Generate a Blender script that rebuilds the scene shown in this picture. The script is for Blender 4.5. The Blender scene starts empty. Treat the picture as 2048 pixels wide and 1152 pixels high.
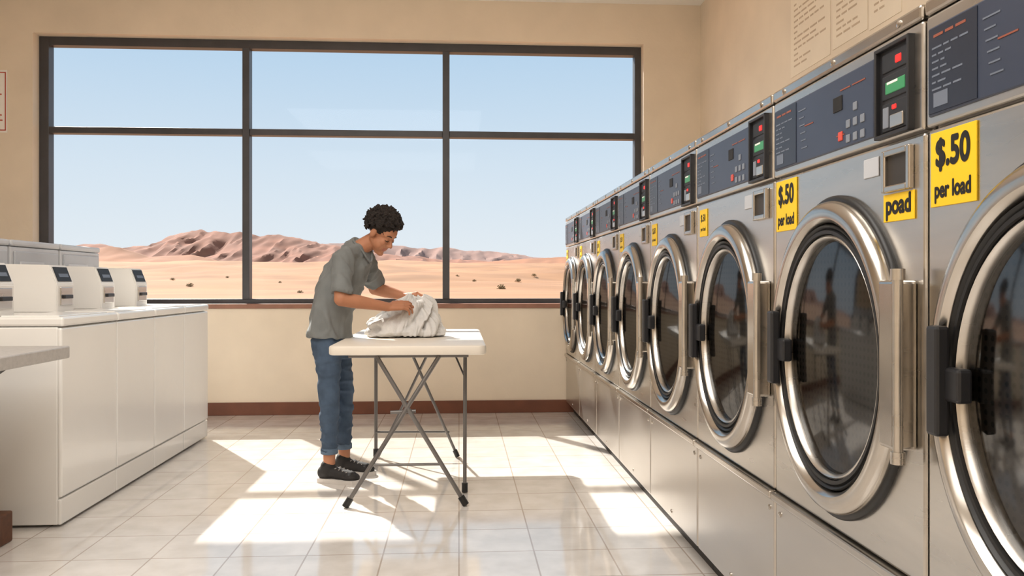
import bpy, bmesh, math, random
from mathutils import Vector, Matrix, noise
random.seed(7)
scn = bpy.context.scene
COL = scn.collection
R = math.radians
F = 1650.0; H = 1.095; HOR = 565.0
TH = math.atan(106/1650.0); SN, CS = math.sin(TH), math.cos(TH)
def P(px, py, Y):
    u = (px-1024)/F; v = (HOR-py)/F
    t = Y/(CS-u*SN)
    return Vector((t*(SN+u*CS), Y, H+t*v))

# ------------------------------------------------------------------ materials
def C(r, g, b):
    f = lambda c: (c/255/12.92) if c/255 <= .04045 else ((c/255+.055)/1.055)**2.4
    return (f(r), f(g), f(b), 1)
def mat(name, col, rough=.5, metal=0.0, var=0.0, vscale=5.0, stretch=(1,1,1), bump=0.0, bscale=60.0, spec=.5, emit=0.0, rvar=0.0, coat=0.0, detail=3.0, sheen=0.0, sss=0.0):
    m = bpy.data.materials.new(name); m.use_nodes = True
    nt = m.node_tree; b = nt.nodes['Principled BSDF']
    b.inputs['Base Color'].default_value = col
    b.inputs['Roughness'].default_value = rough
    b.inputs['Metallic'].default_value = metal
    b.inputs['Specular IOR Level'].default_value = spec
    b.inputs['Coat Weight'].default_value = coat
    b.inputs['Sheen Weight'].default_value = sheen
    if sss:
        b.inputs['Subsurface Weight'].default_value = sss; b.inputs['Subsurface Radius'].default_value = (1,.4,.25); b.inputs['Subsurface Scale'].default_value = .012
    if emit:
        b.inputs['Emission Color'].default_value = col; b.inputs['Emission Strength'].default_value = emit
    tc = nt.nodes.new('ShaderNodeTexCoord'); mp = nt.nodes.new('ShaderNodeMapping')
    mp.inputs['Scale'].default_value = stretch
    nt.links.new(tc.outputs['Object'], mp.inputs['Vector'])
    n = nt.nodes.new('ShaderNodeTexNoise'); n.inputs['Scale'].default_value = vscale; n.inputs['Detail'].default_value = detail
    nt.links.new(mp.outputs['Vector'], n.inputs['Vector'])
    if var:
        r = nt.nodes.new('ShaderNodeValToRGB')
        r.color_ramp.elements[0].position = .3; r.color_ramp.elements[1].position = .7
        r.color_ramp.elements[0].color = tuple(c*(1-var) for c in col[:3])+(1,)
        r.color_ramp.elements[1].color = tuple(min(1, c*(1+var)) for c in col[:3])+(1,)
        nt.links.new(n.outputs['Fac'], r.inputs['Fac']); nt.links.new(r.outputs['Color'], b.inputs['Base Color'])
    if rvar:
        k = nt.nodes.new('ShaderNodeMapRange'); k.inputs['To Min'].default_value = max(.02, rough-rvar); k.inputs['To Max'].default_value = rough+rvar
        nt.links.new(n.outputs['Fac'], k.inputs['Value']); nt.links.new(k.outputs['Result'], b.inputs['Roughness'])
    if bump:
        n2 = nt.nodes.new('ShaderNodeTexNoise'); n2.inputs['Scale'].default_value = bscale; n2.inputs['Detail'].default_value = 4
        nt.links.new(mp.outputs['Vector'], n2.inputs['Vector'])
        bp = nt.nodes.new('ShaderNodeBump'); bp.inputs['Strength'].default_value = bump; bp.inputs['Distance'].default_value = .01
        nt.links.new(n2.outputs['Fac'], bp.inputs['Height']); nt.links.new(bp.outputs['Normal'], b.inputs['Normal'])
    return m
MT = {}
MT['wall'] = mat('wall_paint', C(236,221,200), .75, var=.05, vscale=2.5, bump=.12, bscale=35)
MT['ceil'] = mat('ceiling_paint', C(244,240,233), .8, var=.03)
MT['brown'] = mat('baseboard_brown', C(112,66,46), .5, var=.12, vscale=8)
MT['sill'] = mat('sill_terracotta', C(150,106,86), .5, var=.12, vscale=9)
MT['bronze'] = mat('dark_grey_frame', C(74,74,78), .4, .3, var=.1)
MT['steel'] = mat('brushed_steel', C(203,199,193), .29, 1.0, var=.08, vscale=3, stretch=(1,1,6), bump=.02, bscale=20, rvar=.08)
MT['steel2'] = mat('steel_lower', C(200,196,191), .31, 1.0, var=.05, vscale=2, stretch=(1,1,3), rvar=.07)
MT['chrome'] = mat('door_chrome', C(192,186,178), .22, 1.0, var=.06, vscale=9, rvar=.07)
MT['rubber'] = mat('black_rubber', C(20,20,21), .45, var=.1)
MT['blackp'] = mat('black_plastic', C(34,34,37), .45, var=.08)
MT['kick'] = mat('toe_kick_black', C(40,35,32), .6, var=.1)
MT['navy'] = mat('navy_panel', C(54,62,80), .38, var=.06, vscale=6)
MT['navy2'] = mat('navy_panel_dark', C(36,42,56), .36, var=.06, vscale=6)
MT['cface'] = mat('dark_grey_control', C(44,46,50), .55, var=.06, spec=.3)
MT['yellow'] = mat('yellow_sticker', C(247,203,24), .5, var=.03)
MT['ink'] = mat('black_ink', C(18,16,14), .6, var=.05)
MT['print'] = mat('pale_print', C(108,116,130), .5, var=.05)
MT['orange'] = mat('orange_print', C(146,80,60), .5, var=.05)
MT['red'] = mat('red_display', C(235,36,32), .4, emit=.9)
MT['green'] = mat('green_display', C(58,140,90), .4, emit=.12)
MT['key'] = mat('grey_key', C(128,133,142), .4, var=.05)
MT['redkey'] = mat('red_key', C(214,76,56), .4, var=.04)
MT['darkslot'] = mat('dark_slot', C(52,47,43), .5, var=.1)
MT['white'] = mat('white_enamel', C(240,238,234), .24, var=.015, vscale=3, coat=.3)
MT['white2'] = mat('white_enamel_box', C(236,233,228), .35, var=.015)
MT['lgrey'] = mat('light_grey_enamel', C(206,207,210), .4, var=.03)
MT['lgrey2'] = mat('light_grey_panel', C(190,192,196), .4, var=.03)
MT['laminate'] = mat('grey_laminate', C(178,173,168), .45, var=.08, vscale=60)
MT['wood'] = mat('brown_wood', C(98,60,38), .55, var=.2, vscale=6, stretch=(1,8,8))
MT['tabletop'] = mat('tabletop_plastic', C(234,225,212), .38, var=.02, bump=.05, bscale=200)
MT['legmetal'] = mat('leg_metal', C(112,109,107), .42, .5, var=.08)
MT['paper'] = mat('notice_paper', C(242,229,209), .8, var=.03)
MT['wpaper'] = mat('white_paper', C(248,244,238), .8, var=.02)
MT['ptext'] = mat('faded_print', C(200,180,156), .8, var=.05)
MT['redprint'] = mat('red_print', C(190,80,60), .8, var=.05)
MT['skin'] = mat('skin', C(184,128,98), .55, var=.05, vscale=14, spec=.3, sss=.15)
MT['lip'] = mat('lips', C(172,106,88), .5, var=.05)
MT['hair'] = mat('curly_hair', C(34,26,23), .75, var=.3, vscale=90, bump=1.0, bscale=160)
MT['shirt'] = mat('grey_shirt', C(122,125,125), .9, var=.07, vscale=14, bump=.3, bscale=24, sheen=.05)
MT['jeans'] = mat('denim', C(66,82,102), .9, var=.24, vscale=14, bump=.4, bscale=26)
MT['hem'] = mat('denim_hem', C(92,110,130), .9, var=.12, vscale=40)
MT['shoe'] = mat('shoe_canvas', C(34,31,31), .7, var=.12, vscale=40)
MT['sole'] = mat('shoe_sole', C(206,200,194), .7, var=.06)
MT['lace'] = mat('shoe_lace', C(160,154,148), .8, var=.05)
MT['towel'] = mat('terry_towel', C(224,222,220), .95, var=.06, vscale=18, bump=.5, bscale=240, sheen=.15)
MT['sand'] = mat('desert_sand', C(166,116,76), .95, var=.24, vscale=.035, detail=9, stretch=(1,2.2,1))
MT['mount'] = mat('mountain_rock', C(144,88,62), .95, var=.26, vscale=.03, detail=8, stretch=(1,1,2.5))
MT['hill'] = mat('hill_rock', C(164,106,70), .95, var=.22, vscale=.03, detail=8)
MT['far'] = mat('far_ridge_hazed', C(150,112,98), .95, var=.14, vscale=.02, detail=8)  # distance haze put into the colour: rock tone greyed and paler
MT['shrub'] = mat('dry_shrub', C(140,118,78), .9, var=.3, vscale=3)
def floor_mat():
    m = bpy.data.materials.new('floor_tile'); m.use_nodes = True
    nt = m.node_tree; b = nt.nodes['Principled BSDF']
    b.inputs['Coat Weight'].default_value = .5; b.inputs['Coat Roughness'].default_value = .05
    tc = nt.nodes.new('ShaderNodeTexCoord'); br = nt.nodes.new('ShaderNodeTexBrick')
    br.offset = 0; br.squash = 1
    br.inputs['Scale'].default_value = 1
    br.inputs['Brick Width'].default_value = .305; br.inputs['Row Height'].default_value = .305
    br.inputs['Mortar Size'].default_value = .0035; br.inputs['Mortar Smooth'].default_value = .2
    br.inputs['Color1'].default_value = C(232,227,222); br.inputs['Color2'].default_value = C(226,220,214)
    br.inputs['Mortar'].default_value = C(190,177,166)
    nt.links.new(tc.outputs['Object'], br.inputs['Vector'])
    n = nt.nodes.new('ShaderNodeTexNoise'); n.inputs['Scale'].default_value = 7; n.inputs['Detail'].default_value = 6
    nt.links.new(tc.outputs['Object'], n.inputs['Vector'])
    r = nt.nodes.new('ShaderNodeValToRGB'); r.color_ramp.elements[0].color = (.88,.87,.85,1); r.color_ramp.elements[1].color = (1.05,1.05,1.05,1)
    r.color_ramp.elements[0].position = .3; r.color_ramp.elements[1].position = .65
    nt.links.new(n.outputs['Fac'], r.inputs['Fac'])
    mx = nt.nodes.new('ShaderNodeMix'); mx.data_type = 'RGBA'; mx.blend_type = 'MULTIPLY'; mx.inputs['Factor'].default_value = 1
    nt.links.new(br.outputs['Color'], mx.inputs['A']); nt.links.new(r.outputs['Color'], mx.inputs['B'])
    nt.links.new(mx.outputs['Result'], b.inputs['Base Color'])
    k = nt.nodes.new('ShaderNodeMapRange'); k.inputs['To Min'].default_value = .05; k.inputs['To Max'].default_value = .18
    nt.links.new(n.outputs['Fac'], k.inputs['Value']); nt.links.new(k.outputs['Result'], b.inputs['Roughness'])
    bp = nt.nodes.new('ShaderNodeBump'); bp.inputs['Strength'].default_value = .25; bp.inputs['Distance'].default_value = .003; bp.invert = True
    nt.links.new(br.outputs['Fac'], bp.inputs['Height']); nt.links.new(bp.outputs['Normal'], b.inputs['Normal'])
    return m
MT['floor'] = floor_mat()
def glass_mat(name, tint, gl, rough=.03):
    m = bpy.data.materials.new(name); m.use_nodes = True
    nt = m.node_tree; out = nt.nodes['Material Output']; nt.nodes.remove(nt.nodes['Principled BSDF'])
    t = nt.nodes.new('ShaderNodeBsdfTransparent'); t.inputs['Color'].default_value = tint
    g = nt.nodes.new('ShaderNodeBsdfGlossy'); g.inputs['Roughness'].default_value = rough
    n = nt.nodes.new('ShaderNodeTexNoise'); n.inputs['Scale'].default_value = 2
    k = nt.nodes.new('ShaderNodeMapRange'); k.inputs['To Min'].default_value = gl*.85; k.inputs['To Max'].default_value = gl*1.15
    nt.links.new(n.outputs['Fac'], k.inputs['Value'])
    mx = nt.nodes.new('ShaderNodeMixShader')
    nt.links.new(k.outputs['Result'], mx.inputs['Fac'])
    nt.links.new(t.outputs[0], mx.inputs[1]); nt.links.new(g.outputs[0], mx.inputs[2]); nt.links.new(mx.outputs[0], out.inputs['Surface'])
    return m
MT['pane'] = glass_mat('window_glass', (.97,.98,1,1), .008)
MT['dglass'] = glass_mat('door_glass_dark', (.30,.28,.26,1), .13, .08)
def drum_mat():
    m = bpy.data.materials.new('perforated_drum'); m.use_nodes = True
    nt = m.node_tree; b = nt.nodes['Principled BSDF']; b.inputs['Metallic'].default_value = .6; b.inputs['Roughness'].default_value = .5
    tc = nt.nodes.new('ShaderNodeTexCoord'); v = nt.nodes.new('ShaderNodeTexVoronoi'); v.inputs['Scale'].default_value = 55; v.inputs['Randomness'].default_value = 0
    nt.links.new(tc.outputs['Object'], v.inputs['Vector'])
    r = nt.nodes.new('ShaderNodeValToRGB'); r.color_ramp.elements[0].color = (.004,.004,.004,1); r.color_ramp.elements[1].color = (.085,.075,.065,1)
    r.color_ramp.elements[0].position = .28; r.color_ramp.elements[1].position = .36
    nt.links.new(v.outputs['Distance'], r.inputs['Fac']); nt.links.new(r.outputs['Color'], b.inputs['Base Color'])
    return m
MT['drum'] = drum_mat()

# ------------------------------------------------------------------ helpers
def obj(name, bm, m, parent=None, smooth=None, recalc=True):
    me = bpy.data.meshes.new(name)
    if recalc: bmesh.ops.recalc_face_normals(bm, faces=bm.faces[:])
    bm.to_mesh(me); bm.free()
    o = bpy.data.objects.new(name, me); COL.objects.link(o)
    me.materials.append(MT[m])
    if smooth is not None:
        me.polygons.foreach_set('use_smooth', [True]*len(me.polygons))
        if smooth < 180:
            me.set_sharp_from_angle(angle=R(smooth))
    if parent: o.parent = parent
    return o
def displace(o, fn):
    me = o.data
    N_ = [v.normal.copy() for v in me.vertices]; K_ = [v.co.copy() for v in me.vertices]
    out = []
    for c, n in zip(K_, N_):
        d = c+n*fn(c); out += [d.x, d.y, d.z]
    me.vertices.foreach_set('co', out); me.update()
def lift(o, z):
    o.data.transform(Matrix.Translation((0,0,z)))
def empty(name, loc, rz=0):
    o = bpy.data.objects.new(name, None); COL.objects.link(o)
    o.location = loc; o.rotation_euler = (0,0,rz); o.empty_display_size = .1
    return o
def tag(o, label, cat, group=None):
    o['label'] = label; o['category'] = cat
    if group: o['group'] = group
    return o
def struct(o): o['kind'] = 'structure'; return o
def B(): return bmesh.new()
def box(bm, x0,x1,y0,y1,z0,z1, bev=0, seg=2):
    M = Matrix.Translation(((x0+x1)/2,(y0+y1)/2,(z0+z1)/2)) @ Matrix.Diagonal((abs(x1-x0),abs(y1-y0),abs(z1-z0),1))
    r = bmesh.ops.create_cube(bm, size=1, matrix=M)
    if bev:
        es = list({e for v in r['verts'] for e in v.link_edges})
        bmesh.ops.bevel(bm, geom=es, offset=bev, segments=seg, affect='EDGES', profile=.5)
    return bm
def prism_xz(bm, pts, y0, y1):
    a = [bm.verts.new((x,y0,z)) for x,z in pts]; b = [bm.verts.new((x,y1,z)) for x,z in pts]
    n = len(pts); bm.faces.new(a); bm.faces.new(b[::-1])
    for i in range(n): bm.faces.new((a[i],b[i],b[(i+1)%n],a[(i+1)%n]))
    return bm
def frame_of(d):
    d = d.normalized(); up = Vector((0,0,1)) if abs(d.z) < .95 else Vector((1,0,0))
    a = d.cross(up).normalized(); return a, d.cross(a).normalized()
def loft(bm, rings, n=24):
    """rings: (centre, vecA, vecB)"""
    L = []
    for c,a,b in rings:
        L.append([bm.verts.new(Vector(c)+a*math.cos(2*math.pi*k/n)+b*math.sin(2*math.pi*k/n)) for k in range(n)])
    for i in range(len(L)-1):
        for k in range(n): bm.faces.new((L[i][k],L[i][(k+1)%n],L[i+1][(k+1)%n],L[i+1][k]))
    bm.faces.new(L[0][::-1]); bm.faces.new(L[-1])
    return bm
def cap(bm, p0, r0, p1, r1, n=16):
    p0 = Vector(p0); p1 = Vector(p1); d = p1-p0
    if d.length < 1e-5: d = Vector((0,0,1e-4))
    a,b = frame_of(d); d = d.normalized(); rings = []
    for q in (85,60,35,12): rings.append((p0-d*r0*math.sin(R(q)), a*r0*math.cos(R(q)), b*r0*math.cos(R(q))))
    for q in (12,35,60,85): rings.append((p1+d*r1*math.sin(R(q)), a*r1*math.cos(R(q)), b*r1*math.cos(R(q))))
    return loft(bm, rings, n)
def rod(bm, p0, p1, r, n=12):
    p0 = Vector(p0); p1 = Vector(p1); a,b = frame_of(p1-p0)
    return loft(bm, [(p0,a*r,b*r),(p1,a*r,b*r)], n)
def ell(bm, c, rad, M=None, n=24):
    M = M or Matrix.Identity(4); c = Vector(c); rings = []
    k = max(4, n//2)
    for i in range(k+1):
        ph = math.pi*(.03+.94*i/k)
        rings.append((math.cos(ph), math.sin(ph)))
    L = []
    for cz, sr in rings:
        L.append([bm.verts.new(M @ (c+Vector((rad[0]*sr*math.cos(2*math.pi*j/n), rad[1]*sr*math.sin(2*math.pi*j/n), rad[2]*cz)))) for j in range(n)])
    for i in range(k):
        for j in range(n): bm.faces.new((L[i][j],L[i+1][j],L[i+1][(j+1)%n],L[i][(j+1)%n]))
    bm.faces.new(L[0]); bm.faces.new(L[-1][::-1])
    return bm
def lathe_x(bm, prof, cy, cz, ry, rz, n=72, close=False):
    """ring profile (fraction, x) swept round an ellipse in the y-z plane"""
    L = []
    for fr,x in prof:
        L.append([bm.verts.new((x, cy+ry*fr*math.cos(2*math.pi*k/n), cz+rz*fr*math.sin(2*math.pi*k/n))) for k in range(n)])
    for i in range(len(L)-1):
        for k in range(n): bm.faces.new((L[i][k],L[i][(k+1)%n],L[i+1][(k+1)%n],L[i+1][k]))
    if close: bm.faces.new(L[-1])
    return bm
def bake(o, mods):
    for typ, kw in mods:
        m = o.modifiers.new(typ, typ)
        for k,v in kw.items(): setattr(m,k,v)
    dg = bpy.context.evaluated_depsgraph_get(); dg.update()
    me = bpy.data.meshes.new_from_object(o.evaluated_get(dg))
    old = o.data; o.modifiers.clear(); o.data = me
    bpy.data.meshes.remove(old)
    me.polygons.foreach_set('use_smooth', [True]*len(me.polygons))
    return o
def blob(name, bm, m, parent, vox, it=4, fac=.5):
    o = obj(name, bm, m, None, None, False)
    bake(o, [('REMESH', dict(mode='VOXEL', voxel_size=vox)), ('SMOOTH', dict(iterations=it, factor=fac))])
    if not o.data.materials: o.data.materials.append(MT[m])
    o.parent = parent
    return o
def text(name, body, size, mtx, m, parent, bold=0.0, sx=1.0):
    cu = bpy.data.curves.new('lettering_curve','FONT'); cu.body = body; cu.size = size; cu.align_x = 'CENTER'; cu.align_y = 'CENTER'
    t = bpy.data.objects.new('lettering_tmp', cu); COL.objects.link(t)
    dg = bpy.context.evaluated_depsgraph_get(); dg.update()
    me = bpy.data.meshes.new_from_object(t.evaluated_get(dg))
    bpy.data.objects.remove(t); bpy.data.curves.remove(cu)
    bm = B()
    for i in range(9):       # heavier strokes: slightly shifted layers
        a = 2*math.pi*i/8; s = 0 if i == 8 else bold
        n0 = len(bm.verts); bm.from_mesh(me); bm.verts.ensure_lookup_table()
        for v in bm.verts[n0:]: v.co += Vector((s*math.cos(a), s*math.sin(a), .00004*i))
    bm.to_mesh(me); bm.free()
    me.transform(mtx @ Matrix.Diagonal((sx,1,1,1)))
    me.materials.clear(); me.materials.append(MT[m])
    o = bpy.data.objects.new(name, me); COL.objects.link(o); o.parent = parent
    return o
def face_minus_x(x, y, z):
    return Matrix(((0,0,-1,x),(-1,0,0,y),(0,1,0,z),(0,0,0,1)))
def copy_tree(o, parent=None):
    c = o.copy(); COL.objects.link(c); c.parent = parent
    for ch in list(o.children): copy_tree(ch, c)
    return c
def sm(x): x = max(0, min(1, x)); return x*x*(3-2*x)
def crease(q, sc):
    t = max(0, 1-abs(noise.noise(q*sc))*3.2); return t*t*(3-2*t)     # soft ridge lines

# ------------------------------------------------------------------ person
ps = empty('person', (P(668,950,4.66).x-.02, 4.66, 0)); org = Vector((P(668,950,4.66).x, 4.66, 0))
def Q(px,py,Y): return P(px,py,Y)-org
yaw = R(-26)
fw = Vector((math.cos(yaw), math.sin(yaw), 0)); sd = Vector((-math.sin(yaw), math.cos(yaw), 0)); up = Vector((0,0,1))
def trings(lst, k=1.0):
    out = []
    for px,py,Y,a,b,t in lst:
        f = fw*math.cos(R(t))-up*math.sin(R(t))
        out.append((Q(px,py,Y), f*a*k, sd*b*k))
    return out
torso = [(668,674,4.70,.108,.146,5),(669,640,4.70,.108,.142,10),(676,605,4.70,.104,.136,18),(689,570,4.70,.105,.145,25),(703,540,4.70,.102,.157,30),(714,517,4.70,.090,.154,33),(722,501,4.71,.068,.118,36),(729,489,4.71,.050,.062,40)]
ShR = Q(692,518,4.575); ElR = Q(690,598,4.485); WrR = Q(784,614,4.60)
ShL = Q(736,516,4.83); ElL = Q(757,577,4.98); WrL = Q(817,593,4.90)
HpR, KnR, AnR = Q(663,702,4.64), Q(666,792,4.585), Q(666,925,4.58)
HpL, KnL, AnL = Q(683,702,4.77), Q(696,788,4.79), Q(696,912,4.77)
Hc = Q(770,466,4.70)
HM = Matrix.Translation(Hc) @ Matrix.Rotation(R(-30),4,'Z') @ Matrix.Rotation(R(38),4,'Y') @ Matrix.Diagonal((.93,.93,.93,1))
def hp(x,y,z): return HM @ Vector((x,y,z))
def hand(bm, wrist, X, Z, side, curls, sc=.95):
    X = X.normalized(); Z = (Z-X*Z.dot(X)).normalized(); Yv = Z.cross(X)*side
    T = lambda x,y,z: wrist+(X*x+Yv*y+Z*z)*sc
    ks = [(.086,.031),(.090,.011),(.086,-.010),(.078,-.029)]
    lens = [(.042,.026,.020),(.046,.029,.021),(.043,.027,.020),(.034,.021,.018)]
    for (kx,ky),ln,cu in zip(ks,lens,curls):
        p = T(kx,ky,0); cap(bm, T(.0,ky*.45,0), .0165*sc, p, .0125*sc, 12)
        ang = 0; sp = ky*3.0; rad = .0098
        for l,c in zip(ln,cu):
            ang += R(c); d = (X*math.cos(ang)-Z*math.sin(ang)+Yv*sp).normalized()
            q = p+d*l*sc; cap(bm, p, rad*sc, q, (rad-.0008)*sc, 12); p = q; rad -= .0009
    p = T(.018,.022,-.004)
    for (dx,dy,dz),l,rr in (((.62,.75,-.25),.045,.0135),((.85,.45,-.3),.032,.0108),((.95,.1,-.4),.026,.0098)):
        d = (X*dx+Yv*dy+Z*dz).normalized(); q = p+d*l*sc; cap(bm, p, rr*sc, q, (rr-.0015)*sc, 12); p = q
bm = B()
loft(bm, trings(torso, .74), 24)
nb = Q(725,497,4.71)
cap(bm, nb, .049, hp(-.022,0,-.07), .046)
cap(bm, ShR, .045, ElR, .040); cap(bm, ElR, .040, ElR.lerp(WrR,.35), .039); cap(bm, ElR.lerp(WrR,.35), .039, WrR, .025)
cap(bm, ShL, .045, ElL, .040); cap(bm, ElL, .040, ElL.lerp(WrL,.35), .039); cap(bm, ElL.lerp(WrL,.35), .039, WrL, .025)
loft(bm, trings([(668,660,4.70,.07,.10,5),(669,690,4.70,.07,.10,0),(671,712,4.70,.06,.09,0)]), 20)
for a,k,n_ in ((HpR,KnR,AnR),(HpL,KnL,AnL)):
    cap(bm, a, .055, k, .042); cap(bm, k, .042, k.lerp(n_,.3), .041); cap(bm, k.lerp(n_,.3), .041, n_, .033)
hand(bm, WrR, Vector((1,.32,.12)), Vector((-.1,-.62,.75)), 1, [(12,28,22),(16,32,24),(20,36,26),(22,40,28)])
hand(bm, WrL, Vector((1,-.25,.06)), Vector((.05,.45,.85)), -1, [(28,40,30),(34,45,32),(38,46,34),(40,48,34)])
# head
ell(bm, (-.012,0,.038), (.094,.074,.084), HM); ell(bm, (.026,0,-.035), (.062,.057,.080), HM)
ell(bm, (.045,0,.035), (.046,.056,.05), HM)
for s in (1,-1):
    cap(bm, hp(-.008,.053*s,-.040), .017, hp(.048,.015*s,-.100), .016)
    cap(bm, hp(.078,.012*s,.021), .008, hp(.066,.045*s,.022), .008)
    ell(bm, (.060,.034*s,-.028), (.023,.022,.026), HM)
    ell(bm, (.042,.040*s,-.050), (.034,.022,.036), HM)
    ell(bm, (.072,.030*s,.001), (.013,.016,.010), HM)
    ell(bm, (-.006,.074*s,-.006), (.021,.010,.031), HM)
    ell(bm, (.092,.011*s,-.033), (.010,.008,.008), HM)
ell(bm, (.066,0,-.102), (.021,.024,.018), HM); ell(bm, (.060,0,-.065), (.026,.030,.030), HM)
cap(bm, hp(.082,0,.010), .008, hp(.106,0,-.027), .0105)
ell(bm, (.081,0,-.059), (.0105,.023,.006), HM); ell(bm, (.079,0,-.071), (.0105,.019,.007), HM)
body = blob('body', bm, 'skin', ps, .0042, 4)
body.data.materials.append(MT['lip'])
HI = HM.inverted()
for p in body.data.polygons:
    c = HI @ p.center
    if c.x > .078 and abs(c.y) < .022 and -.077 < c.z < -.054: p.material_index = 1
for s in (1,-1):
    bm = B()
    pts = [hp(.087,.014*s,.027), hp(.086,.028*s,.031), hp(.074,.047*s,.028)]
    cap(bm, pts[0], .0028, pts[1], .0034, 8); cap(bm, pts[1], .0034, pts[2], .002, 8)
    obj('eyebrow', bm, 'hair', ps, 180)
    bm = B()
    pts = [hp(.0835,.018*s,-.003), hp(.0862,.030*s,-.0065), hp(.077,.044*s,-.003)]
    cap(bm, pts[0], .0018, pts[1], .0026, 8); cap(bm, pts[1], .0026, pts[2], .0018, 8)
    obj('eyelash', bm, 'ink', ps, 180)
# hair
bm = B(); rnd = random.Random(3)
ell(bm, (-.022,0,.054), (.102,.086,.090), HM)
cnt = 0
while cnt < 800:
    v = Vector((rnd.gauss(0,1), rnd.gauss(0,1), rnd.gauss(0,1))).normalized()
    if v.x > .42 and v.z < .44: continue
    if v.z < -.52: continue
    if v.x > .05 and v.z < .04: continue
    if abs(v.y) > .6 and v.z < -.12 and v.x > -.30: continue
    g = 1+.15*max(0, v.z)+rnd.uniform(.02,.14)
    c = Vector((-.018+v.x*.104*g, v.y*.086*g, .041+v.z*.095*g))
    t = Vector((rnd.gauss(0,1), rnd.gauss(0,1), rnd.gauss(0,1))).normalized()
    r1 = rnd.uniform(.004,.008); l_ = rnd.uniform(.005,.014)
    cap(bm, HM@(c-t*l_), r1, HM@(c+t*l_), r1*.8, 8); cnt += 1
hr = blob('hair', bm, 'hair', ps, .003, 1)
displace(hr, lambda c: noise.noise(c*70)*.005+noise.noise(c*150)*.002)
# shirt
bm = B(); loft(bm, trings(torso), 28)
slR = ShR.lerp(ElR,.88); slL = ShL.lerp(ElL,.86)
def sleeve(bm, a, b, r0, r1):
    d = (b-a).normalized(); u,v = frame_of(d); loft(bm, [(a, u*r0, v*r0), (a.lerp(b,.6), u*(r0+r1)/2, v*(r0+r1)/2), (b, u*r1, v*r1)], 20)
cap(bm, ShR, .058, ShR.lerp(ElR,.5), .057); sleeve(bm, ShR, slR, .059, .057)
cap(bm, ShL, .058, ShL.lerp(ElL,.4), .057); sleeve(bm, ShL, slL, .059, .055)
cap(bm, ShR.lerp(nb,.15), .053, nb, .047); cap(bm, ShL.lerp(nb,.15), .053, nb, .047)
sh = blob('shirt', bm, 'shirt', ps, .006, 3)
def cloth(c):
    q = Vector((c.x+.6*c.z, c.y*1.2, c.z*.45-.5*c.x))
    return noise.noise(c*9)*.008 + crease(q, 7)*.012 + crease(Vector((c.x*.7-.5*c.z, c.y, c.z*.8+c.x*.4)), 12)*.007 - .006
displace(sh, cloth)
bm = B(); ctr = Q(732,490,4.71); f2 = fw*math.cos(R(40))-up*math.sin(R(40)); L = []
for k in range(28):
    a = 2*math.pi*k/28; dip = max(0, math.cos(a))**3
    L.append(ctr + f2*math.cos(a)*.057 + sd*math.sin(a)*.060 + (-up*.060+fw*.010)*dip)
for k in range(28): cap(bm, L[k], .0065, L[(k+1)%28], .0065, 8)
obj('collar', bm, 'shirt', sh, 180)
# jeans
bm = B(); loft(bm, trings([(669,660,4.70,.086,.124,5),(669,690,4.70,.094,.132,0),(672,716,4.70,.084,.126,0)]), 24)
HmR, HmL = Q(666,903,4.58), Q(695,893,4.77)
for a,k,hm,rs in ((HpR,KnR,HmR,(.077,.055,.050,.043)),(HpL,KnL,HmL,(.075,.054,.049,.042))):
    cap(bm, a, rs[0], k, rs[1]); m_ = k.lerp(hm,.35); cap(bm, k, rs[1], m_, rs[2]); sleeve(bm, m_, hm, rs[2], rs[3])
je = blob('jeans', bm, 'jeans', ps, .006, 3)
displace(je, lambda c: noise.noise(Vector((c.x*14, c.y*14, c.z*16)))*.004 + crease(Vector((c.x*.5+.3*c.z, c.y*.5, c.z*1.3)), 14)*.008 - .003)
for hm,r1 in ((HmR,.047),(HmL,.046)):
    bm = B(); loft(bm, [(hm+up*(.020), Vector((r1-.002,0,0)), Vector((0,r1-.002,0))), (hm+up*.013, Vector((r1,0,0)), Vector((0,r1,0))), (hm-up*.008, Vector((r1,0,0)), Vector((0,r1,0))), (hm-up*.012, Vector((r1-.005,0,0)), Vector((0,r1-.005,0)))], 24)
    obj('rolled_cuff', bm, 'hem', je, 60)
def shoe(an, yawd):
    T = Matrix.Translation((an.x, an.y, 0)) @ Matrix.Rotation(R(yawd),4,'Z')
    bm = B(); ell(bm, (-.018,0,.052), (.052,.036,.044), T)
    cap(bm, T@Vector((-.01,0,.06)), .036, T@Vector((.06,0,.05)), .034); cap(bm, T@Vector((.06,0,.045)), .035, T@Vector((.13,0,.036)), .034)
    ell(bm, (.125,0,.034), (.055,.044,.028), T); cap(bm, T@Vector((-.012,0,.06)), .042, T@Vector((-.008,0,.085)), .042)
    s = blob('shoe', bm, 'shoe', ps, .005, 3)
    for v in s.data.vertices:
        if v.co.z < .012: v.co.z = .012
    out = [(-.072,.0),(-.06,.026),(-.02,.037),(.05,.037),(.11,.047),(.155,.040),(.183,.015),(.185,-.015),(.155,-.042),(.11,-.047),(.05,-.038),(-.02,-.037),(-.06,-.026)]
    bm = B(); a = [bm.verts.new(T@Vector((x*1.02,y*1.05,0))) for x,y in out]; b = [bm.verts.new(T@Vector((x*1.01,y*1.04,.024))) for x,y in out]
    bm.faces.new(a); bm.faces.new(b); n = len(out)
    for i in range(n): bm.faces.new((a[i],a[(i+1)%n],b[(i+1)%n],b[i]))
    obj('sole', bm, 'sole', s)
    bm = B()
    for i in range(4):
        x = .045+.022*i; z = .087-.006*i
        cap(bm, T@Vector((x,-.022,z-.006)), .003, T@Vector((x+.012,.022,z-.006)), .003, 8)
    obj('laces', bm, 'lace', s, 180)
shoe(AnR, -18); shoe(AnL, -14)
tag(ps, 'person in grey shirt, blue jeans and black sneakers leaning to fold a towel', 'person')

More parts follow.
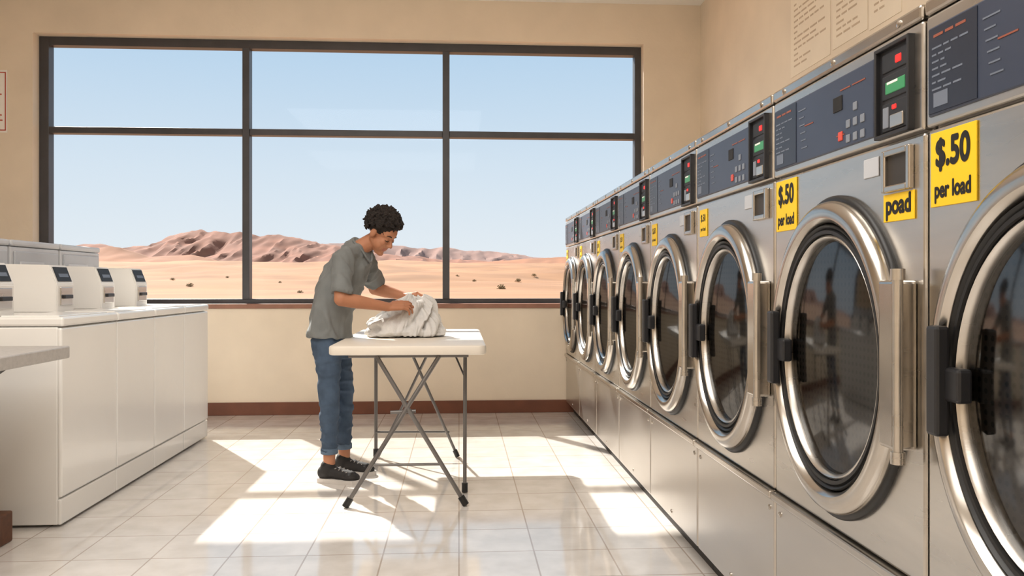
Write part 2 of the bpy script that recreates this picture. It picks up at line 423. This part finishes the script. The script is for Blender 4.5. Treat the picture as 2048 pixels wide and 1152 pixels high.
# ------------------------------------------------------------------ towel
TX0, TX1, TY0, TY1, TZ = -.640, .136, 4.08, 5.52, .784
bm = B()
pk = Vector((-.255, 4.79, 1.0)); bc = Vector((-.315, 4.79, TZ))
def wave(x): return 2*abs(math.sin(x/2))**.7-1      # round ridges, creased valleys
N = 240; K = 60; L = []
for i in range(K+1):
    s = i/K; row = []
    c = pk.lerp(bc, sm(s*1.02))
    grow = s**.78
    if s > .9: grow *= 1-.05*((s-.9)/.1)**2
    amp = sm(s/.25)
    for j in range(N):
        a = 2*math.pi*j/N
        w_ = a+.40*math.sin(a*2+1.0)+.3*math.sin(3*a-3*s)+1.1*s*s
        f = .26*wave(7*w_+1.2*s+.8)+.08*math.sin(4*a-3.4*s+1)
        k_ = 1+amp*f*(1-.30*s)
        rx = (.052+.160*grow)*k_; ry_ = (.038+.122*grow)*k_
        z = TZ+(pk.z-TZ)*(1-s**1.25)
        z += .022*math.sin(3*a+1.5)*(1-s)*(1-amp*.4) + .022*math.sin(5*a+8*s)*s*(1-s)*3
        row.append(bm.verts.new((c.x+rx*math.cos(a), c.y+ry_*math.sin(a), max(TZ, z))))
    L.append(row)
for i in range(K):
    for j in range(N): bm.faces.new((L[i][j],L[i][(j+1)%N],L[i+1][(j+1)%N],L[i+1][j]))
bm.faces.new(L[0][::-1]); bm.faces.new(L[-1])
for rx0,ry0,zb,dx_,dy_,ph in ((.226,.152,0,-.004,-.006,.7),(.180,.128,.046,-.034,-.008,2.6)):   # two folded layers underneath
    lay = []
    for ins,z in ((.03,.0),(.008,.005),(0,.020),(.006,.034),(.03,.043)):
        rr = []
        for j in range(96):
            a = 2*math.pi*j/96; wv = 1+.06*math.sin(3*a+ph)+.04*math.sin(7*a+2*ph)
            ca, sa = math.cos(a), math.sin(a)
            x = (rx0-ins)*math.copysign(abs(ca)**.75, ca)*wv; y = (ry0-ins)*math.copysign(abs(sa)**.75, sa)*wv
            rr.append(bm.verts.new((bc.x+dx_+x, bc.y+dy_+y, TZ+zb+z+.007*math.sin(4*a+ph)*(z/.05+(zb>0)))))
        lay.append(rr)
    for a,b in zip(lay, lay[1:]):
        for j in range(96): bm.faces.new((a[j],a[(j+1)%96],b[(j+1)%96],b[j]))
    bm.faces.new(lay[0][::-1]); bm.faces.new(lay[-1])
tw = blob('towel', bm, 'towel', None, .0045, 2)
def folds(c):
    d = Vector((c.x-pk.x, c.y-pk.y, 0)); an = math.atan2(d.y, d.x); h = (c.z-TZ)/.22
    q = Vector((math.cos(an)*1.3, math.sin(an)*1.3, h*.45+.3*math.sin(an*2)))
    return -.5*.016*crease(q, 2.2)*min(1, max(0, c.z-TZ)*25) - .006*crease(q+Vector((5,3,1)), 4) + noise.noise(c*14)*.005 + noise.noise(c*38)*.002 + .004
displace(tw, folds)
lift(tw, TZ+.001-min(v.co.z for v in tw.data.vertices))
tag(tw, 'crumpled pale grey bath towel gathered on the folding table', 'towel')

# ------------------------------------------------------------------ room shell
WY = 6.94; XR = 2.06; XL = -4.3; ZC = 3.465; YB = -3.6
WX0, WX1, WZ0, WZ1 = -3.457, 1.569, .915, 3.127
struct(obj('floor', box(B(), XL-.2, XR+.2, YB, WY+.28, -.15, 0), 'floor'))
struct(obj('ceiling', box(B(), XL-.2, XR+.2, YB, WY+.28, ZC, ZC+.15), 'ceil'))
bm = B()
box(bm, XL-.2, WX0, WY, WY+.28, 0, ZC); box(bm, WX1, XR+.2, WY, WY+.28, 0, ZC)
box(bm, WX0, WX1, WY, WY+.28, 0, WZ0); box(bm, WX0, WX1, WY, WY+.28, WZ1, ZC)
struct(obj('wall_back', bm, 'wall'))
struct(obj('wall_right', box(B(), XR, XR+.2, YB, WY, 0, ZC), 'wall'))
struct(obj('wall_left', box(B(), XL-.2, XL, YB, WY, 0, ZC), 'wall'))
struct(obj('wall_front', box(B(), XL-.2, XR+.2, YB-.2, YB, 0, ZC), 'wall'))
struct(obj('baseboard_back', box(B(), XL, XR, WY-.018, WY, 0, .105, .004), 'brown'))
win = struct(empty('window_1', ((WX0+WX1)/2, WY+.1, WZ0)))
wx, wy, wz = win.location
FY0, FY1 = 0.0, .09
bm = B()
box(bm, WX0-wx, WX0-wx+.078, FY0, FY1, 0, WZ1-wz, .004); box(bm, WX1-wx-.055, WX1-wx, FY0, FY1, 0, WZ1-wz, .004)
box(bm, WX0-wx+.076, WX1-wx-.053, FY0, FY1, WZ1-wz-.070, WZ1-wz, .004); box(bm, WX0-wx+.076, WX1-wx-.053, FY0, FY1, 0, .042, .004)
obj('window_frame', bm, 'bronze', win)
for mx in (-1.78, -.11):
    obj('mullion', box(B(), mx-wx-.029, mx-wx+.029, FY0-.012, FY1, .038, WZ1-wz-.066, .004), 'bronze', win)
cols = [WX0+.078, -1.78-.029, -1.78+.029, -.11-.029, -.11+.029, WX1-.055]
ZT = 2.357
for i in range(3):
    obj('transom', box(B(), cols[2*i]-wx, cols[2*i+1]-wx, FY0-.004, FY1, ZT-wz-.026, ZT-wz+.026, .004), 'bronze', win)
    for z0,z1 in ((.042, ZT-wz-.026),(ZT-wz+.026, WZ1-wz-.070)):
        bm = B(); vs = [bm.verts.new((x-wx,.05,z)) for x,z in ((cols[2*i],z0),(cols[2*i+1],z0),(cols[2*i+1],z1),(cols[2*i],z1))]; bm.faces.new(vs)
        obj('pane', bm, 'pane', win)
obj('window_sill', box(B(), WX0-wx-.02, WX1-wx+.02, -.12, .0, -.036, .004, .006), 'sill', win)

# ------------------------------------------------------------------ outside
def ground_z(x, y):
    a = sm((y-30)/300)
    return -.45 + 13.5*sm((y-60)/560) + a*3.8*noise.noise((x/90, y/40, 1.3)) + a*1.7*noise.noise((x/26, y/12, 4.1)) + a*.4*noise.noise((x/7, y/5, 9.1))
bm = B(); rows = [7.3*(620/7.3)**(i/170) for i in range(171)]; G = []
for y in rows:
    w = max(20, y*.8)
    G.append([bm.verts.new((-.15*y + w*(j/60-1), y, ground_z(-.15*y+w*(j/60-1), y))) for j in range(121)])
for i in range(170):
    for j in range(120): bm.faces.new((G[i][j],G[i][j+1],G[i+1][j+1],G[i+1][j]))
struct(obj('desert_ground', bm, 'sand', None, 180, False))
def ridge(name, prof, Yc, dep, m, gul, base, step):
    bm = B(); cols_ = []
    px = -300
    def ip(x):
        if x <= prof[0][0]: return prof[0][1]
        for (a,b),(c,d) in zip(prof, prof[1:]):
            if x <= c: return b+(d-b)*(x-a)/(c-a)
        return prof[-1][1]
    NS = 60
    S = [-1+2*k/NS for k in range(NS+1)]
    while px < 1450:
        p = P(px, ip(px), Yc); row = []
        for s in S:
            Y = Yc+s*dep
            qx = p.x+14*noise.noise((p.x/40, Y/60, 3))     # spurs running down the slope
            n1 = 1-abs(noise.noise((qx/30, Y/260, 2.0)))*2.4
            n2 = 1-abs(noise.noise((qx/12, Y/110, 7.0)))*2.4
            n3 = noise.noise((qx/4, Y/16, 5.0))
            sh = max(0, 1-abs(s))**1.15
            rel = (max(n1,-.3)-.55)*gul + (max(n2,-.3)-.5)*gul*.5 + n3*gul*.16
            z = base + (p.z-base)*sh + rel*sh*min(1, abs(s)*2.0+.12)
            row.append(bm.verts.new((p.x, Y, z)))
        cols_.append(row); px += step
    for a,b in zip(cols_, cols_[1:]):
        for k in range(NS): bm.faces.new((a[k],b[k],b[k+1],a[k+1]))
    return struct(obj(name, bm, m, None, 30, False))
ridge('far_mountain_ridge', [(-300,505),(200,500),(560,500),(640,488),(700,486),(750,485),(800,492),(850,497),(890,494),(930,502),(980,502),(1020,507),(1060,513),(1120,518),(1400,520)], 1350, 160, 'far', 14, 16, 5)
ridge('mountain_ridge', [(-300,500),(130,492),(200,488),(240,498),(290,490),(320,482),(340,471),(370,466),(385,461),(400,457),(415,463),(440,462),(460,465),(480,461),(505,467),(520,471),(545,468),(560,471),(600,477),(640,487),(700,497),(760,508),(850,515),(930,520),(1020,521),(1120,522),(1400,523)], 880, 190, 'mount', 14, 8, 4)
ridge('front_hills', [(-300,510),(120,505),(180,500),(215,492),(240,494),(270,504),(300,514),(340,512),(380,509),(420,516),(455,527),(520,525),(600,531),(760,529),(900,528),(960,524),(1010,521),(1060,517),(1130,514),(1300,512)], 610, 80, 'hill', 3.0, 9, 6)
def hit(px, py):
    Y = 20.0
    while Y < 600:
        p = P(px, py, Y)
        if p.z <= ground_z(p.x, p.y): return Vector((p.x, p.y, ground_z(p.x,p.y)))
        Y += .5
    return None
def shrub(px, py, wpx, label):
    p = hit(px, py)
    if p is None: return
    sc = wpx/F*p.y/2
    bm = B()
    for k in range(60):
        a = random.uniform(0, 6.283); e = random.uniform(.15, 1.4); l = sc*random.uniform(.6,1.1)
        d = Vector((math.cos(a)*math.cos(e), math.sin(a)*math.cos(e), math.sin(e)*.8))
        rod(bm, d*l*.05, d*l, sc*.018, 4)
        ell(bm, d*l, (sc*.09, sc*.09, sc*.08), None, 6)
    o = obj('desert_shrub', bm, 'shrub', None, None, False); o.location = p - Vector((0,0,.03*sc))
    tag(o, label, 'shrub', 'desert shrubs outside the window')
shrub(1003, 578, 22, 'largest dry shrub on the sand, seen through the right pane')
shrub(1036, 564, 16, 'dry shrub on the sand just right of the largest shrub')
shrub(1068, 552, 11, 'small dry shrub on the sand nearest the dryers')
for px,py,w in ((948,563,10),(915,553,8),(380,573,16),(345,560,11),(455,556,8),(600,586,13),(560,566,8),(240,566,12)):
    shrub(px, py, w, 'small dry shrub dotted on the sand outside the window')

# ------------------------------------------------------------------ dryers
DX = .905; DW = .77; D0 = 1.545
def make_dryer():
    root = empty('clothes_dryer', (DX, 0, 0))
    h = DW/2-.0055
    obj('body', box(B(), .018, 1.145, -h+.001, h-.001, .085, 1.635, .004), 'steel', root)
    obj('door_surround_panel', box(B(), 0, .022, -h, h, .50, 1.388, .006), 'steel', root)
    obj('lower_panel', box(B(), 0, .022, -h, h, .088, .470, .006), 'steel2', root)
    obj('ledge', box(B(), -.016, .02, -h, h, .474, .497, .005), 'chrome', root)
    obj('toe_kick', box(B(), .06, .09, -h-.004, h+.004, 0, .09), 'kick', root)
    obj('control_band', box(B(), -.004, .02, -h, h, 1.393, 1.605, .005), 'steel', root)
    obj('top_trim', box(B(), -.008, .05, -h, h, 1.608, 1.638, .006), 'chrome', root)
    nv = obj('control_fascia', box(B(), -.008, 0, -.195, .366, 1.41, 1.58, .003), 'navy', root)
    obj('instruction_panel', box(B(), -.0095, -.006, .215, .362, 1.415, 1.575), 'navy2', nv)
    bm = B()
    for i in range(7):
        y = .350; z = 1.535-.013*i
        for k in range(random.randint(2,4)):
            w = random.uniform(.012,.032)
            if y-w < .235: break
            box(bm, -.0102, -.009, y-w, y, z, z+.0035); y -= w+.006
    obj('printed_text', bm, 'print', nv)
    obj('printed_block', box(B(), -.0102, -.009, .30, .345, 1.425, 1.452), 'print', nv)
    bm = B()
    for i in range(6):
        y = .20-.004*i; z = 1.545-.02*i
        box(bm, -.0092, -.0075, y-random.uniform(.03,.05), y, z, z+.003)
    obj('printed_text', bm, 'print', nv)
    bm = B()
    for y,w in ((.345,.03),(.308,.025),(.276,.03)): box(bm, -.0102, -.009, y-w, y, 1.557, 1.562)
    obj('heading', bm, 'orange', nv)
    for y,z,w in ((-.04,1.545,.05),(-.10,1.545,.06),(-.02,1.44,.04),(.16,1.50,.05)): obj('heading', box(B(), -.0092, -.0075, y-w, y, z, z+.003), 'orange', nv)
    obj('cycle_display', box(B(), -.0105, -.007, -.05, -.005, 1.50, 1.535, .001), 'ink', nv)
    for i in range(3):
        for j in range(3):
            if (i,j) in ((0,2),(0,0)): continue
            obj('key', box(B(), -.0105, -.007, -.10-.034*j-.019+.03, -.10-.034*j+.03, 1.505-.034*i-.019, 1.505-.034*i, .002), 'key', nv)
    o = obj('key', box(B(), -.0105, -.007, -.052, -.030, 1.428, 1.450, .002), 'redkey', nv); o['label'] = 'red key'
    # coin unit
    bm = B()
    for a in ((-.350,-.342,1.398,1.59),(-.222,-.214,1.398,1.59),(-.35,-.214,1.582,1.59),(-.35,-.214,1.398,1.406)): box(bm, -.018, 0, *a, .002)
    box(bm, -.007, 0, -.345, -.218, 1.40, 1.588)
    cu = obj('coin_unit', bm, 'blackp', root)
    for z0,z1 in ((1.535,1.575),(1.478,1.528),(1.411,1.47)):
        obj('insert_plate', box(B(), -.010, -.005, -.332, -.234, z0, z1, .002), 'cface', cu)
    obj('red_display', box(B(), -.012, -.007, -.311, -.289, 1.546, 1.562, .002), 'red', cu)
    obj('green_window', box(B(), -.0118, -.007, -.326, -.25, 1.488, 1.514, .002), 'green', cu)
    obj('window_label', box(B(), -.0125, -.007, -.30, -.258, 1.507, 1.5125, .001), 'wpaper', cu)
    obj('red_display', box(B(), -.012, -.007, -.292, -.276, 1.453, 1.463, .002), 'red', cu)
    obj('coin_slot', box(B(), -.014, -.005, -.322, -.272, 1.415, 1.442, .002), 'steel', cu)
    obj('slot_plate', box(B(), -.012, -.005, -.262, -.24, 1.418, 1.462, .002), 'key', cu)
    # coin return
    bm = B(); y0,y1,z0,z1 = -.342,-.232,1.283,1.372
    for a in ((y0,y0+.014,z0,z1),(y1-.014,y1,z0,z1),(y0+.012,y1-.012,z1-.014,z1),(y0+.012,y1-.012,z0,z0+.014)): box(bm, -.012, .0, *a, .003)
    cr = obj('coin_return', bm, 'chrome', root)
    obj('recess', box(B(), -.003, .0, y0+.013, y1-.013, z0+.013, z1-.013), 'darkslot', cr)
    obj('rating_plate', box(B(), -.003, .0, -.205, -.140, 1.325, 1.368, .002), 'lgrey2', root)
    # door
    cz = .918; ry = .324; rz = .372
    obj('drum', lathe_x(B(), [(.80,-.003),(.4,-.0035),(.02,-.0035)], 0, cz, ry, rz, close=True), 'drum', root)
    dr = obj('door', lathe_x(B(), [(1.0,0),(1.0,-.020),(.994,-.028),(.982,-.034),(.955,-.040),(.92,-.043),(.89,-.042),(.866,-.034),(.852,-.018),(.848,0)], 0, cz, ry, rz, 96), 'chrome', root, 32)
    obj('outer_seal', lathe_x(B(), [(1.035,0),(1.035,-.008),(1.02,-.014),(1.0,-.014)], 0, cz, ry, rz), 'rubber', dr, 50)
    obj('gasket', lathe_x(B(), [(.85,-.008),(.85,-.026),(.84,-.032),(.82,-.024),(.812,-.030),(.79,-.030),(.78,-.01),(.78,0)], 0, cz, ry, rz), 'rubber', dr, 50)
    obj('inner_trim', lathe_x(B(), [(.782,-.010),(.782,-.024),(.77,-.027),(.752,-.022),(.747,-.006)], 0, cz, ry, rz), 'steel', dr, 50)
    obj('door_glass', lathe_x(B(), [(.749,-.010),(.65,-.0165),(.55,-.022),(.4,-.028),(.2,-.033),(.02,-.0345)], 0, cz, ry, rz, close=True), 'dglass', dr, 180)
    obj('hinge', box(B(), -.050, .0, -.356, -.292, .762, 1.10, .008, 3), 'chrome', dr)
    bm = B(); rod(bm, (-.044,-.360,.752), (-.044,-.360,1.11), .010, 14)
    rod(bm, (-.044,-.360,1.10), (-.044,-.360,1.122), .014, 14); rod(bm, (-.044,-.360,.738), (-.044,-.360,.762), .014, 14)
    obj('hinge_pin', bm, 'steel', dr, 40)
    bm = B(); box(bm, -.066, -.040, .243, .278, .822, 1.018, .006); box(bm, -.05, -.022, .205, .262, .885, .945, .006)
    obj('latch_handle', bm, 'blackp', dr)
    for y,z,x in ((.0,1.6225,-.008),(-.30,1.6225,-.008),(.30,1.6225,-.008),(.345,.44,0),(-.345,.44,0),(0,.12,0)):
        bm = B(); lathe_x(bm, [(1,x+.001),(.95,x-.003),(.5,x-.0045),(.05,x-.005)], y, z, .008, .008, 12, True)
        obj('screw', bm, 'chrome', root, 50)
    return root
d0 = make_dryer()
dl = ['stainless steel dryer nearest the camera, cut off by the right edge',
 'steel dryer with a small yellow sticker under its coin return, second from the right edge',
 'steel dryer third from the right edge, its top below the wall notices',
 'steel dryer fourth from the right edge, in the middle of the row',
 'steel dryer fifth from the right edge, in front of the window edge',
 'steel dryer third from the window wall at the far end',
 'steel dryer next to the last one by the window wall',
 'farthest steel dryer, standing against the window wall']
dryers = [d0]
for i in range(1,8): dryers.append(copy_tree(d0))
for i,d in enumerate(dryers):
    d.location = (DX, D0-DW/2+DW*i, 0)
    tag(d, dl[i], 'dryer', 'stainless steel dryers along the right wall')
def sticker(d, y0, y1, z0, z1, lines, name='price_sticker'):
    s = obj(name, box(B(), -.0035, -.0005, y0, y1, z0, z1, .001), 'yellow', d)
    for body_, size, z, bold, sx in lines: text('lettering', body_, size, face_minus_x(-.0039, (y0+y1)/2, z), 'ink', s, bold, sx)
for i in (0,1): sticker(dryers[i], .226, .366, 1.238, 1.379, (('$.50',.072,1.336,.0030,.84),('per load',.042,1.268,.0018,.80)))
sticker(dryers[1], -.347, -.228, 1.222, 1.280, (('poad',.054,1.255,.0022,.92),), 'load_sticker')
for i in range(2,8): sticker(dryers[i], .255, .345, 1.265, 1.365, (('$.50',.036,1.332,.0008,.9),('per load',.020,1.292,.0004,.9)))
# ------------------------------------------------------------------ washers
def washer(y0, y1, label):
    yc = (y0+y1)/2; h = (y1-y0)/2
    r = empty('top_load_washer', (-1.77, yc, 0)); h2 = h-.004
    obj('body', box(B(), -.66, -.018, -h2, h2, .012, .895, .005), 'white', r)
    obj('front_panel', box(B(), -.02, 0, -h2, h2, .134, .892, .008), 'white', r)
    obj('kick_panel', box(B(), -.02, -.003, -h2, h2, .012, .126, .006), 'white', r)
    obj('top_deck', box(B(), -.66, .006, -h2, h2, .898, .94, .010), 'white', r)
    obj('lid', box(B(), -.285, -.03, -h2+.04, h2-.04, .938, .946, .004), 'white', r)
    b0 = -h+.02; b1 = b0+.19; fx = -.31
    pts = [(fx,.938),(fx,1.085),(fx-.038,1.186),(fx-.29,1.192),(fx-.29,.938)]
    bm = prism_xz(B(), pts, b0, b1); bmesh.ops.bevel(bm, geom=bm.edges[:], offset=.005, segments=2, affect='EDGES')
    cb = obj('coin_box', bm, 'white2', r)
    n = Vector((.101,0,.038)).normalized()*.004
    q = [(fx-.006+n.x,1.10+n.z),(fx-.034+n.x,1.175+n.z),(fx-.034-n.x,1.175-n.z),(fx-.006-n.x,1.10-n.z)]
    obj('control_face', prism_xz(B(), q, b0+.02, b1-.02), 'cface', cb)
    q = [(fx-.014+n.x*1.4,1.122+n.z*1.4),(fx-.021+n.x*1.4,1.14+n.z*1.4),(fx-.021-n.x,1.14-n.z),(fx-.014-n.x,1.122-n.z)]
    obj('control_label', prism_xz(B(), q, b0+.05, b1-.04), 'print', cb)
    obj('coin_slide', box(B(), fx-.002, fx+.007, b0+.03, b1-.03, .975, 1.07, .003), 'steel', cb)
    obj('slide_tongue', box(B(), fx+.004, fx+.02, b0+.05, b1-.05, 1.01, 1.03, .003), 'blackp', cb)
    tag(r, label, 'washing machine', 'white top-loading washers on the left')
ed = [3.80, 4.40, 4.93, 5.45, 5.96]
for i,l in enumerate(('white top-loading washer nearest the camera, showing its side panel', 'white top-loading washer second from the camera', 'white top-loading washer second from the window end', 'white top-loading washer at the window end of its row')):
    washer(ed[i], ed[i+1], l)
def grey_machine(y0, y1, label):
    yc = (y0+y1)/2; h = (y1-y0)/2-.004
    r = empty('grey_laundry_machine', (-2.52, yc, 0))
    obj('body', box(B(), -.68, 0, -h, h, 0, 1.30, .01), 'lgrey', r)
    obj('top_cap', box(B(), -.68, .008, -h, h, 1.302, 1.338, .012), 'lgrey', r)
    f = obj('front_fascia', box(B(), 0, .012, -h+.03, h-.03, 1.0, 1.275, .006), 'lgrey2', r)
    obj('fascia_badge', box(B(), .006, .02, -h+.08, h-.22, 1.12, 1.215, .005), 'lgrey', f)
    bm = B(); lathe_x(bm, [(1,.012),(.9,.026),(.05,.028)], h-.1, 1.18, .022, .022, 20, True); obj('lock', bm, 'darkslot', f, 50)
    tag(r, label, 'laundry machine', 'grey machines behind the white washers')
grey_machine(4.22, 4.80, 'pale grey machine behind the white washers, cut off by the left edge')
grey_machine(4.81, 5.385, 'pale grey machine behind the white washers, middle of three')
grey_machine(5.395, 5.97, 'pale grey machine behind the white washers, nearest the window')
# ------------------------------------------------------------------ folding counter at left
ct = empty('folding_counter', (-2.3, 2.6, 0))
obj('counter_top', box(B(), -.7, .66, -1.4, 1.0, .776, .828, .006), 'laminate', ct)
bm = B(); prism_xz(bm, [(.47,.775),(.47,.75),(.2,.56),(.16,.56),(.16,.775)], .86, .90); obj('bracket', bm, 'blackp', ct)
obj('pedestal', box(B(), .02, .16, .8, .94, .12, .776, .006), 'wood', ct)
obj('foot', box(B(), -.4, .412, .88, 1.03, 0, .13, .008), 'wood', ct)
tag(ct, 'grey laminate counter end jutting in at the left edge before the washers', 'counter')
# ------------------------------------------------------------------ notices
def notice(x, y0, y1, z0, z1, label):
    r = empty('wall_notice', (x, (y0+y1)/2, z0)); h = (y1-y0)/2
    obj('paper_sheet', box(B(), -.004, -.0005, -h, h, 0, z1-z0), 'paper', r)
    bm = B(); z = z1-z0-.06
    while z > .05:
        y = h-.05
        while y > -h+.08:
            w = random.uniform(.03,.10)
            if y-w < -h+.04: break
            box(bm, -.0052, -.0038, y-w, y, z, z+.010); y -= w+.018
            if random.random() < .16: break
        z -= .034
    obj('printed_lines', bm, 'ptext', r)
    tag(r, label, 'notice')
notice(XR, 4.46, 5.0, 2.362, 2.85, 'printed paper notice on the right wall, nearest the window')
notice(XR, 4.04, 4.43, 2.375, 2.9, 'printed paper notice on the right wall, between two other sheets')
notice(XR, 3.72, 4.02, 2.36, 2.9, 'paper notice on the right wall closest to the dryer control panels')
r = empty('wall_notice', (-3.83, WY, 2.311))
obj('paper_sheet', box(B(), -.175, .175, -.004, -.0005, 0, .507), 'wpaper', r)
bm = B()
for a in ((-.165,-.157,.015,.49),(.157,.165,.015,.49),(-.16,.16,.015,.023),(-.16,.16,.482,.49)): box(bm, a[0],a[1],-.0055,-.0035,a[2],a[3])
for k in range(9): box(bm, -.13, random.uniform(.08,.14), -.0055, -.0035, .43-.042*k, .440-.042*k)
obj('printed_lines', bm, 'redprint', r)
tag(r, 'white paper notice with red print left of the window', 'notice')

# ------------------------------------------------------------------ folding table
tb = empty('folding_table', ((TX0+TX1)/2, (TY0+TY1)/2, 0)); tx, ty, _ = tb.location
def rrect(hx, hy, rad, n=8):
    out = []
    for cx_,cy_,a0 in ((hx-rad,hy-rad,0),(-hx+rad,hy-rad,90),(-hx+rad,-hy+rad,180),(hx-rad,-hy+rad,270)):
        for i in range(n+1): out.append((cx_+rad*math.cos(R(a0+90*i/n)), cy_+rad*math.sin(R(a0+90*i/n))))
    return out
bm = B(); hx, hy = (TX1-TX0)/2, (TY1-TY0)/2; L = []
for ins,z in ((.012,TZ-.047),(.003,TZ-.044),(0,TZ-.037),(0,TZ-.010),(.003,TZ-.003),(.010,TZ)):
    L.append([bm.verts.new((x,y,z)) for x,y in rrect(hx-ins, hy-ins, .04-ins)])
n = len(L[0])
for a,b in zip(L, L[1:]):
    for k in range(n): bm.faces.new((a[k],a[(k+1)%n],b[(k+1)%n],b[k]))
bm.faces.new(L[0][::-1]); bm.faces.new(L[-1])
obj('tabletop', bm, 'tabletop', tb, 40)
obj('apron', box(B(), -.30, .30, -.64, .64, TZ-.066, TZ-.046, .004), 'legmetal', tb)
lz = TZ-.06
def leg(x0,y0,z0,x1,y1,z1, foot=True, r=.0110):
    bm = B(); rod(bm, (x0-tx,y0-ty,z0), (x1-tx,y1-ty,z1), r, 14); o = obj('leg', bm, 'legmetal', tb, 40)
    if foot:
        d = (Vector((x1,y1,z1))-Vector((x0,y0,z0))).normalized(); p = Vector((x0-tx,y0-ty,z0))
        bm = B(); rod(bm, p-d*.008, p+d*.04, r+.006, 14); obj('rubber_foot', bm, 'rubber', o, 40)
leg(-.548,4.05,.012, -.10,4.16,lz); leg(.03,4.05,.012, -.41,4.16,lz)
leg(-.52,5.22,.012, -.52,5.22,lz); leg(.03,4.30,.012, .032,4.34,lz, True, .0100)
leg(-.012,5.18,.012, -.32,5.12,lz, True, .009); leg(-.50,5.18,.012, -.16,5.12,lz, False, .008)
def bar(n,a,b,r=.007):
    bm = B(); rod(bm, (a[0]-tx,a[1]-ty,a[2]), (b[0]-tx,b[1]-ty,b[2]), r, 12); obj(n, bm, 'legmetal', tb, 40)
bar('crossbar', (-.435,4.08,.20), (-.08,4.08,.20)); bar('crossbar', (-.52,5.2,.16), (-.06,5.18,.16))
bar('brace', (-.34,4.13,.45), (-.215,4.13,.455), .009)
bar('brace', (.03,4.34,.60), (-.03,4.5,.72), .005)
tag(tb, 'off-white plastic folding table on grey crossed metal legs', 'table')

# ------------------------------------------------------------------ light, sky, camera
w = bpy.data.worlds.new('sky'); scn.world = w; w.use_nodes = True; nt = w.node_tree
bg = nt.nodes['Background']; tc = nt.nodes.new('ShaderNodeTexCoord'); sp = nt.nodes.new('ShaderNodeSeparateXYZ'); rp = nt.nodes.new('ShaderNodeValToRGB')
nt.links.new(tc.outputs['Generated'], sp.inputs[0]); nt.links.new(sp.outputs['Z'], rp.inputs['Fac']); nt.links.new(rp.outputs['Color'], bg.inputs['Color'])
e = rp.color_ramp.elements; e[0].position = 0; e[0].color = C(236,242,244); e[1].position = .36; e[1].color = C(164,203,234)
x = e.new(.13); x.color = C(216,231,242)
bg.inputs['Strength'].default_value = 1.0
sun = bpy.data.lights.new('sun','SUN'); sun.energy = 10.5; sun.angle = R(.9); sun.color = (1,.94,.84)
so = bpy.data.objects.new('sun', sun); COL.objects.link(so); so.rotation_euler = Vector((.70,-1.17,-1)).to_track_quat('-Z','Y').to_euler(); so.location = (-6,14,12)
def area(name, loc, sx, sy, pw, col=(1,.965,.915)):
    l = bpy.data.lights.new(name,'AREA'); l.shape = 'RECTANGLE'; l.size = sx; l.size_y = sy; l.energy = pw; l.color = col
    o = bpy.data.objects.new(name, l); COL.objects.link(o); o.location = loc
area('fill_light', (-1.0, 1.8, 3.42), 2.6, 2.4, 108); area('fill_light', (-1.2, -1.8, 3.42), 3, 2.4, 70)  # unseen area lights added under the ceiling as interior fill
cam = bpy.data.cameras.new('camera'); co = bpy.data.objects.new('camera', cam); COL.objects.link(co)
cam.sensor_width = 36; cam.lens = 36*F/2048; cam.shift_y = -11/2048; cam.clip_end = 3000; cam.clip_start = .02
co.location = (0,0,H); co.rotation_euler = (R(90),0,-TH)
scn.camera = co
scn.view_settings.view_transform = 'Standard'
